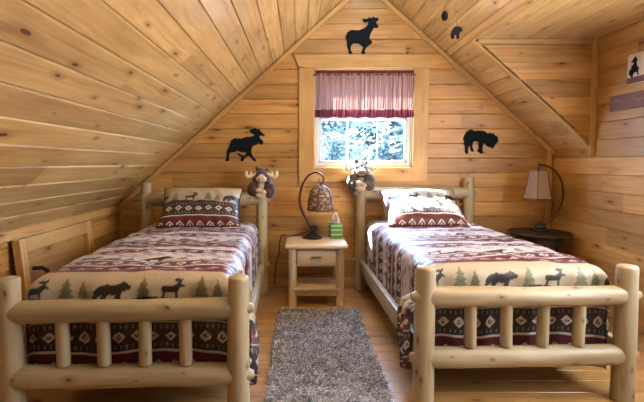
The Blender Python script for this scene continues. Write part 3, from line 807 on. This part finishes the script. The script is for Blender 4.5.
# ------------------------------------------------------------------ nightstand
def make_nightstand():
    R.seed(31)
    t = thing('nightstand', 'small pale pine nightstand with log legs, one drawer and open shelf', 'nightstand', (0.145, 3.975, 0), 0.0)
    for sx in (-1, 1):
        for sy in (-1, 1):
            m_ = MB(); m_.log((sx * .208, sy * .165, 0), (sx * .208, sy * .165, .525), .036, .034, rough=.03, dome=.08); smooth_by(m_.build('leg', M['stand'], t))
    m_ = MB(); m_.box((0, -.01, .542), (.54, .46, .036), bev=.012); smooth_by(m_.build('tabletop', M['stand'], t))
    m_ = MB(); m_.box((0, -.01, .158), (.40, .40, .020), bev=.006); m_.box((0, -.175, .125), (.395, .03, .05), bev=.006); m_.box((0, .165, .13), (.39, .03, .04), bev=.006); smooth_by(m_.build('shelf', M['stand'], t))
    m_ = MB()
    for sx in (-1, 1): m_.box((sx * .196, 0, .44), (.018, .30, .16), bev=.004)
    m_.box((0, .165, .44), (.36, .018, .16), bev=.004); m_.box((0, -.165, .512), (.36, .022, .022), bev=.003); m_.box((0, -.165, .367), (.36, .022, .016), bev=.003)
    m_.build('apron', M['stand'], t)
    m_ = MB(); m_.box((0, -.176, .438), (.342, .024, .124), bev=.006); d = smooth_by(m_.build('drawer', M['stand'], t))
    m_ = MB(); pts = [(-.04, -.188, .442)] + [(-.04 + .08 * i / 8, -.206 - .006 * math.sin(PI * i / 8), .442 + .004 * math.sin(PI * i / 8)) for i in range(9)] + [(.04, -.188, .442)]
    m_.tube(pts, .006, 8); m_.box((0, -.207, .444), (.07, .01, .018), bev=.003); smooth_by(m_.build('handle', M['pewter'], d))
make_nightstand()

def bez(pts, n=12):
    """Catmull-Rom through pts"""
    P = [Vector(p_) for p_ in pts]; P = [P[0] * 2 - P[1]] + P + [P[-1] * 2 - P[-2]]; out = []
    for i in range(1, len(P) - 2):
        for k in range(n):
            u = k / n; a, b_, c, d = P[i - 1:i + 3]
            out.append(0.5 * ((2 * b_) + (c - a) * u + (2 * a - 5 * b_ + 4 * c - d) * u * u + (-a + 3 * b_ - 3 * c + d) * u ** 3))
    out.append(P[-2]); return out

# lamp on the nightstand
def left_lamp():
    bx_, by_, bz = 0.115, 4.08, 0.560
    t = thing('table_lamp', 'dark shepherd-hook table lamp with woven wicker shade on the nightstand', 'lamp', (bx_, by_, bz))
    m_ = MB(); m_.lathe([(0, 0), (.092, 0), (.094, .010), (.075, .022), (.045, .040), (.020, .060), (.012, .080), (0, .083)]); smooth_by(m_.build('base', M['black'], t))
    m_ = MB()
    arm = bez([(0, 0, .05), (-.010, 0, .10), (-.055, 0, .18), (-.105, 0, .28), (-.118, 0, .38), (-.095, 0, .49), (-.04, 0, .58), (.03, 0, .615), (.085, 0, .595), (.105, 0, .55), (.085, 0, .515), (.060, 0, .53), (.068, 0, .555)])
    m_.tube(arm, .009, 10, radii=[.014 - .009 * i / len(arm) for i in range(len(arm))]); smooth_by(m_.build('arm', M['bronze'], t), 80)
    m_ = MB(); m_.tube([(.078, 0, .52), (.078, 0, .475)], .006, 8); m_.tube([(.078, 0, .50), (.078, 0, .40)], .016, 12); smooth_by(m_.build('socket', M['black'], t))
    m_ = MB(); prof = [(.030, .488), (.060, .478), (.092, .445), (.113, .385), (.122, .320), (.124, .268)]
    m_.lathe(prof + [(r_ - .004, z) for r_, z in reversed(prof)], c=(.078, 0, 0), seg=40)
    s1 = smooth_by(m_.build('shade', M['wicker'], t), 60)
    m_ = MB(); m_.tube([(.078 + .124 * math.cos(2 * PI * k / 40), .124 * math.sin(2 * PI * k / 40), .266) for k in range(41)], .006, 8); m_.tube([(.078 + .032 * math.cos(2 * PI * k / 24), .032 * math.sin(2 * PI * k / 24), .488) for k in range(25)], .005, 8)
    for a in range(6):
        th = a * PI / 3 + .3; m_.tube([(.078 + (r_ + .003) * math.cos(th), (r_ + .003) * math.sin(th), z) for r_, z in prof], .004, 6)
    smooth_by(m_.build('rim', M['bronze'], s1), 80)
    m_ = MB(); rot = Matrix.Rotation(math.radians(90), 3, 'X')
    m_.lathe([(0, -.018), (.026, -.018), (.036, -.008), (.036, .010), (.028, .018), (.012, .019), (.010, .013), (0, .013)], c=(.022, -.055, .098), rot=rot); m_.tube([(.022, -.045, .095), (.0, 0, .07)], .008, 8)
    smooth_by(m_.build('dimmer_knob', M['black'], t))
    m_ = MB(); m_.tube(bez([(.02, -.05, .085), (-.05, -.06, .070), (-.14, -.02, .035), (-.22, .03, .012), (-.285, .08, .012), (-.31, .13, -.06), (-.325, .20, -.20), (-.36, .27, -.33), (-.37, .27, -.52)]), .006, 8); smooth_by(m_.build('power_cord', M['cord'], t), 80)
left_lamp()

# tissue box
t = thing('tissue_box', 'small green tissue box with a tissue popping out, on the nightstand', 'tissue box', (0.335, 4.12, .560), 0.12)
m_ = MB(); m_.box((0, 0, .068), (.115, .115, .135), bev=.004); m_.build('box', M['green'], t)
m_ = MB()
for z in (.035, .078, .118): m_.box((0, -.0578, z), (.100, .003, .012))
for z in (.035, .078, .118): m_.box((-.0578, 0, z), (.003, .100, .012))
m_.build('printed_band', M['greenlight'], t)
m_ = MB(); n = 14; vs = []; fs = []
for i in range(n + 1):
    for j in range(7):
        a = i / n; b_ = j / 6 - .5
        wd = .070 * math.sin(PI * (.12 + .80 * a)) ** .7
        vs.append((b_ * wd + .006 * math.sin(a * 7), .012 * math.sin(b_ * 9 + a * 3), .13 + a * .105 + .006 * math.cos(b_ * 6)))
for i in range(n):
    for j in range(6): fs.append((i * 7 + j, i * 7 + j + 1, (i + 1) * 7 + j + 1, (i + 1) * 7 + j))
m_.add(vs, fs); o = m_.build('tissue', M['tissue'], t, smooth=True); md = o.modifiers.new('t', 'SOLIDIFY'); md.thickness = .004
m_ = MB(); m_.tube(bez([(-.004, -.014, .145), (-.010, -.016, .18), (.0, -.014, .215), (.010, -.016, .18), (.006, -.014, .145)]), .004, 6); m_.build('print', M['pink'], o)

# ------------------------------------------------------------------ plush moose hugging the bed posts
def plush(B, side, zh, label, mats, seed, hang=0.0, s=1.0, tilt=0.0):
    base = at_bed(B, (side * BW / 2, BL, zh))
    t = thing('plush_moose', label, 'plush toy', base, B[1] + tilt)
    body, muzzle, ant, hand = mats
    m_ = MB()
    m_.ell((0, .035, .005), (.105, .070, .115))            # torso behind and around the post
    m_.ell((-.075, -.02, -.035), (.060, .055, .085)); m_.ell((.075, -.02, -.035), (.060, .055, .085))
    m_.ell((-.055, -.065, -.045), (.040, .032, .036)); m_.ell((.055, -.065, -.055), (.040, .032, .036))
    m_.ell((0, -.005, .085), (.062, .060, .075))            # head
    m_.ell((-.035, .0, .150), (.020, .014, .045), Matrix.Rotation(-.5, 3, 'Y')); m_.ell((.040, .0, .140), (.018, .014, .036), Matrix.Rotation(.6, 3, 'Y'))
    m_.ell((0, .0, .135), (.034, .034, .040))
    o = m_.build('body', body, t)
    md = o.modifiers.new('remesh', 'REMESH'); md.mode = 'VOXEL'; md.voxel_size = .007; md.use_smooth_shade = True
    sm = o.modifiers.new('smooth', 'SMOOTH'); sm.iterations = 6; sm.factor = .6
    m_ = MB(); m_.ell((.002, -.065, .066), (.050, .046, .034)); m_.ell((.002, -.040, .085), (.036, .036, .034)); mz = m_.build('muzzle', muzzle, t)
    md = mz.modifiers.new('remesh', 'REMESH'); md.mode = 'VOXEL'; md.voxel_size = .006; md.use_smooth_shade = True
    for k in (-1, 1): m_ = MB(); m_.ell((.002 + k * .016, -.107, .076), (.006, .004, .008)); m_.build('nostril', M['black'], mz, smooth=True)
    for k in (-1, 1):
        m_ = MB(); m_.ell((k * .026, -.056, .112), (.008, .007, .010)); m_.build('eye', M['black'], t, smooth=True)
        m_ = MB()
        pts = bez([(k * .035, 0, .115), (k * .075, -.005, .105), (k * .115, -.010, .085), (k * .140, -.014, .105), (k * .138, -.014, .140)], 8)
        m_.tube(pts, .014, 10, radii=[.012 + .008 * math.sin(PI * i / len(pts)) for i in range(len(pts))])
        m_.tube(bez([(k * .10, -.008, .09), (k * .100, -.010, .118), (k * .092, -.012, .138)], 5), .010, 8, radii=[.012, .012, .012, .012, .012, .011, .011, .010, .009, .007, .004])
        smooth_by(m_.build('antler', ant, t), 80)
        m_ = MB(); m_.ell((k * .022, -.088, -.035 - (.018 if k > 0 else 0) - hang), (.030, .022, .022), Matrix.Rotation(k * .3, 3, 'Y')); hd = m_.build('hand', hand, t, smooth=True)
    m_ = MB(); m_.ell((-.006, -.078, -.085), (.046, .026, .030)); m_.build('foot', hand, t, smooth=True)
    t.scale = (s, s, s)
    return t
plush(LB, 1, 1.045, 'dark maroon plush moose hugging the left bed post beside the running moose silhouette', (M['plush'], M['plushpale'], M['antler'], M['plushpale']), 1)
plush(RB, -1, 1.105, 'grey-brown plush moose hugging the right bed post below the window', (M['plushgrey'], M['plushtan'], M['antler'], M['plushpale']), 2, tilt=-.15, s=1.05)

# ------------------------------------------------------------------ wall silhouettes
def cutout(name, pts, w, h, x0, z0, label, cat):
    t = MB(); t.poly(norm(pts, w, h), (0, 0, 0), (1, 0, 0), (0, 0, 1), (0, -1, 0), .008)
    o = t.build(name, M['cutout'], recalc=True); o.location = (x0, YB - .001, z0)
    md = o.modifiers.new('b', 'BEVEL'); md.width = .0015; md.limit_method = 'ANGLE'
    return tag(o, label, cat)
cutout('moose_silhouette', MOOSE_W, .40, .335, -.745, 1.275, 'black running moose cutout on the wall left of the window', 'wall decoration')
cutout('moose_silhouette', MOOSE_S, .325, .36, .445, 2.33, 'black moose cutout above the window, high in the gable', 'wall decoration')
cutout('bear_silhouette', BEAR, .35, .245, 1.62, 1.35, 'black bear cutout on the wall right of the window', 'wall decoration')

# ------------------------------------------------------------------ valance
def make_valance():
    t = thing('curtain_valance', 'dusty pink gathered valance with maroon hem over the window top', 'curtain', (CX, YB - .045, 2.12))
    n, m_ = 380, 14; vs = []; fs = []; rs = random.Random(4)
    W = .965
    def row(a, z, amp):
        x = (a - .5) * W; y = amp * (math.sin(a * 150 + 3 * math.sin(a * 23)) * .6 + .4 * math.sin(a * 330 + 1.7) + .5 * math.sin(a * 61))
        return (x + .003 * math.sin(a * 91 + z * 20), y, z)
    def sheet(z0, z1, nz, a0, a1, nm, mat, push=0.0, par=t):
        vs = []; fs = []
        for i in range(n + 1):
            for j in range(nz + 1):
                f = j / nz; p_ = row(i / n, z0 + (z1 - z0) * f + (.004 * math.sin(i / n * 40) if f > 0.5 and z1 < -.3 else 0), a0 + (a1 - a0) * f); vs.append((p_[0], p_[1] - push, p_[2]))
        for i in range(n):
            for j in range(nz): k = i * (nz + 1) + j; fs.append((k, k + 1, k + nz + 2, k + nz + 1))
        q = MB(); q.add(vs, fs); return q.build(nm, mat, par, smooth=True)
    sheet(.045, .012, 3, .004, .010, 'ruffle', M['hem'])
    sheet(.012, -.010, 3, .012, .012, 'ruffle', M['valance'])
    sheet(-.010, -.335, 14, .012, .017, 'panel', M['valance'])
    sheet(-.335, -.415, 5, .017, .018, 'hem_band', M['hem'])
    q = MB(); q.tube([(-W / 2 - .015, .004, .002), (W / 2 + .015, .004, .002)], .006, 8)
    for s_ in (-1, 1): q.box((s_ * (W / 2 + .012), .022, .002), (.008, .040, .014))
    smooth_by(q.build('curtain_rod', M['bronze'], t))
make_valance()

# ------------------------------------------------------------------ corner table and lamp on the right
R.seed(77)
t = thing('corner_table', 'dark round-topped side table in the corner behind the right bed', 'side table', (2.225, 4.06, 0))
m_ = MB(); m_.lathe([(0, .598), (.262, .598), (.270, .605), (.270, .618), (.262, .625), (0, .625)], seg=48); smooth_by(m_.build('tabletop', M['darkwood'], t))
m_ = MB(); m_.lathe([(0, .597), (.20, .597), (.20, .52), (0, .52)], seg=40); smooth_by(m_.build('apron', M['darkwood'], t))
for k in range(4):
    a = PI / 4 + k * PI / 2; m_ = MB(); m_.log((.19 * math.cos(a), .19 * math.sin(a), 0), (.16 * math.cos(a), .16 * math.sin(a), .55), .020, .024, rough=.02); smooth_by(m_.build('leg', M['darkwood'], t))
m_ = MB(); m_.lathe([(0, .20), (.17, .20), (.17, .216), (0, .216)], seg=40); smooth_by(m_.build('shelf', M['darkwood'], t))

def right_lamp():
    t = thing('table_lamp', 'bronze arched table lamp with parchment bell shade on the corner table', 'lamp', (2.245, 4.08, .625))
    m_ = MB(); m_.box((0, 0, .012), (.15, .11, .024), bev=.006); m_.ell((0, 0, .04), (.055, .042, .035)); m_.ell((-.03, -.01, .07), (.022, .02, .026)); smooth_by(m_.build('base', M['black'], t))
    arm = bez([(.01, 0, .04), (.06, 0, .07), (.13, 0, .14), (.185, 0, .25), (.200, 0, .36), (.175, 0, .48), (.11, 0, .57), (.03, 0, .612), (-.03, 0, .61), (-.035, 0, .58)])
    m_ = MB(); m_.tube(arm, .009, 10, radii=[.011 - .003 * i / len(arm) for i in range(len(arm))]); smooth_by(m_.build('arm', M['bronze'], t), 80)
    m_ = MB(); m_.ell((-.035, 0, .625), (.010, .010, .014)); m_.tube([(-.035, 0, .60), (-.035, 0, .48)], .012, 10); smooth_by(m_.build('socket', M['black'], t))
    prof = [(.078, .562), (.090, .552), (.094, .500), (.104, .430), (.118, .360), (.134, .305)]
    m_ = MB(); m_.lathe(prof, c=(-.035, 0, 0), seg=6); sh = m_.build('shade', M['shade_fabric'], t); md = sh.modifiers.new('s', 'SOLIDIFY'); md.thickness = .003
    m_ = MB()
    for k in range(6):
        a = k * PI / 3; m_.tube([(-.035 + (r_ + .002) * math.cos(a), (r_ + .002) * math.sin(a), z) for r_, z in prof], .004, 6)
    for r_, z in (prof[0], prof[-1]): m_.tube([(-.035 + (r_ + .001) * math.cos(k * PI / 3), (r_ + .001) * math.sin(k * PI / 3), z) for k in range(7)], .005, 6)
    m_.build('shade_frame', M['bronze'], sh)
    m_ = MB(); a0, a1 = 4 * PI / 3, 5 * PI / 3
    m_.poly([(x * .00022, y_ * .00045) for x, y_ in TREEP], (-.065, -.098, .345), (1, 0, 0), (0, .25, 1), (0, -1, 0), .002); m_.build('tree_print', M['black'], sh, recalc=True)
right_lamp()

# ------------------------------------------------------------------ pictures on the right wall
t = thing('wall_picture', 'square picture of a dark leaping moose above a red-brown ground', 'picture', (XR, 3.215, 1.865))
m_ = MB(); m_.box((-.006, 0, .105), (.012, .44, .225), bev=.002); m_.build('panel', M['paper'], t)
m_ = MB(); m_.box((-.013, 0, .020), (.004, .43, .046), bev=.001); m_.build('ground_print', M['redbrown'], t)
m_ = MB(); pts = [(x * .82 - z * .57 + .04, x * .57 + z * .82 - .03) for x, z in norm(MOOSE_S, .125, .14)]; m_.poly([(x, z) for x, z in pts], (-.0125, .20, .045), (0, -1, 0), (0, 0, 1), (-1, 0, 0), .002)
m_.ell((-.013, .165, .12), (.003, .015, .015)); m_.build('moose_print', M['cutout'], t, recalc=True)
t = thing('wooden_sign', 'long narrow red-brown wooden sign below the moose picture', 'sign', (XR, 3.23, 1.675))
m_ = MB(); m_.box((-.008, 0, .06), (.016, .76, .118), bev=.003); m_.build('board', M['redbrown'], t)
m_ = MB()
for k in range(16):
    y0 = .35 - k * .045; m_.ell((-.0165, y0, .07 + .012 * math.sin(k * 1.7)), (.002, .020, .006 + .004 * abs(math.sin(k * 2.3))))
m_.build('carved_relief', plain('worn_carving', (.24, .13, .09), .7), t, smooth=True)

# ------------------------------------------------------------------ knee wall access panel
t = thing('access_panel', 'framed pine access panel leaning on the low knee wall beside left bed', 'panel', (XL + .105, 3.19, 0.0))
lean = Matrix.Rotation(math.radians(-5.5), 3, 'Y')
m_ = MB(); m_.box(lean @ Vector((0, 0, .38)), (.018, .86, .76), rot=lean, tone=.2); m_.build('field_board', M['wall'], t)
for (c, d) in (((.024, -.44, .39), (.05, .06, .78)), ((.024, .43, .39), (.05, .08, .78)), ((.024, -.01, .735), (.05, .80, .09)), ((.024, -.01, .045), (.05, .80, .09))):
    m_ = MB(); m_.box(lean @ Vector(c), d, rot=lean, bev=.003); m_.build('frame_board', M['trim'], t)
m_ = MB(); m_.tube([tuple(lean @ Vector(q)) for q in ((.03, -.34, .57), (.09, -.34, .57), (.10, -.29, .53), (.10, -.24, .49))], .014, 10); pl = smooth_by(m_.build('latch', M['black'], t))
m_ = MB()
for q in (-.31, -.265): m_.tube([tuple(lean @ Vector((.100, q, .545 + (q + .31) * -.8))), tuple(lean @ Vector((.100, q + .018, .530 + (q + .31) * -.8)))], .019, 10)
smooth_by(m_.build('chrome_ring', M['chrome'], pl))

# ------------------------------------------------------------------ hanging bear mobile
t = thing('hanging_bear_ornament', 'small black bear ornament hanging on a string from the ceiling', 'ornament', (.905, 2.6, 1.972))
m_ = MB(); m_.poly([(x - .033, z) for x, z in norm([(0, 10), (10, 45), (40, 70), (80, 72), (110, 66), (128, 52), (126, 40), (104, 34), (92, 22), (92, -12), (66, -12), (64, 14), (40, 14), (36, -12), (8, -12)][::-1], .066, .068)], (0, 0, 0), (1, 0, 0), (0, 0, -1), (0, -1, 0), .012)
o = m_.build('bear', M['cutout'], t, recalc=True)
for v_ in o.data.vertices: v_.co.z = v_.co.z + .075
m_ = MB(); m_.tube([(0, -.006, .068), (0, -.006, zr(.905) - 1.985)], .0018, 6); m_.build('string', M['string'], t)
t = thing('hanging_pine_cone_ornament', 'tiny dark oval ornament hanging left of the bear ornament', 'ornament', (.836, 2.6, 2.085))
m_ = MB()
for k in range(6): m_.ell((0, 0, .045 - k * .008), (.010 + .010 * math.sin(PI * (k + .6) / 6.5), .010 + .010 * math.sin(PI * (k + .6) / 6.5), .008), seg=12, rings=6)
m_.build('cone', M['cutout'], t, smooth=True)
m_ = MB(); m_.tube([(0, 0, .045), (0, 0, zr(.836) - 2.09)], .0018, 6); m_.build('string', M['string'], t)

# ------------------------------------------------------------------ outdoors seen through the window
mb = MB(); n = 24
vs = []; fs = []
for i in range(n + 1):
    for j in range(n + 1):
        x = -20 + 42 * i / n; y = 4.8 + 36 * j / n; vs.append((x, y, -3.2 + .25 * noise.noise(Vector((x * .2, y * .2, 0)))))
for i in range(n):
    for j in range(n): k = i * (n + 1) + j; fs.append((k, k + n + 1, k + n + 2, k + 1))
mb.add(vs, fs); mb.build('ground_outside', M['ground'], smooth=True, kind='structure')
def tree(x, y, h, r_, seed, label, leafy):
    rr = random.Random(seed)
    t = thing('forest_tree', label, 'tree', (x, y, -3.2), 0, 'trees outside the window')
    m_ = MB(); m_.tube([(0.1 * math.sin(k), .1 * math.cos(k * 1.3), h * k / 8) for k in range(9)], r_, 10, radii=[r_ * (1.05 - k / 9) for k in range(9)]); tips = []
    for k in range(26):
        z = h * rr.uniform(.25, .95); a = rr.uniform(0, 2 * PI); ln = (h - z) * .35 + .7
        p1 = (ln * .5 * math.cos(a), ln * .5 * math.sin(a), z + ln * .25); p2 = (ln * math.cos(a + .2), ln * math.sin(a + .2), z + ln * .5)
        m_.tube([(0, 0, z), p1, p2], .02, 6, radii=[r_ * .28, r_ * .16, r_ * .05]); tips += [p1, p2]
    m_.build('trunk', M['bark'], t, smooth=True)
    m_ = MB()
    for p_ in tips:
        for q in range(leafy):
            c = Vector(p_) + Vector((rr.gauss(0, .35), rr.gauss(0, .35), rr.gauss(0, .3))); a = Vector((rr.gauss(0, 1), rr.gauss(0, 1), rr.gauss(0, 1))).normalized(); b_ = a.orthogonal().normalized(); w = rr.uniform(.04, .09) * (1.6 if y < 15 else 2.7)
            m_.add([c - a * w, c + b_ * w * .5, c + a * w, c - b_ * w * .5], [(0, 1, 2, 3)])
    o = m_.build('foliage', M['leafpale'], t); o['kind'] = 'stuff'
spots = [(1.25, 11, 8, .05, 14), (.75, 14.6, 7.0, .05, 110)] + [(-5.0 + 4.2 * k + .6 * (k % 2), 19, 8.5, .10, 70) for k in range(5)] + [(-7.2 + 4.6 * k, 25.5 + .8 * (k % 2), 10, .14, 110) for k in range(6)]
for i, (x, y, h, r_, lf) in enumerate(spots):
    tree(x, y, h, r_, i + 3, 'pale leafy forest tree outside beyond the window panes', lf)
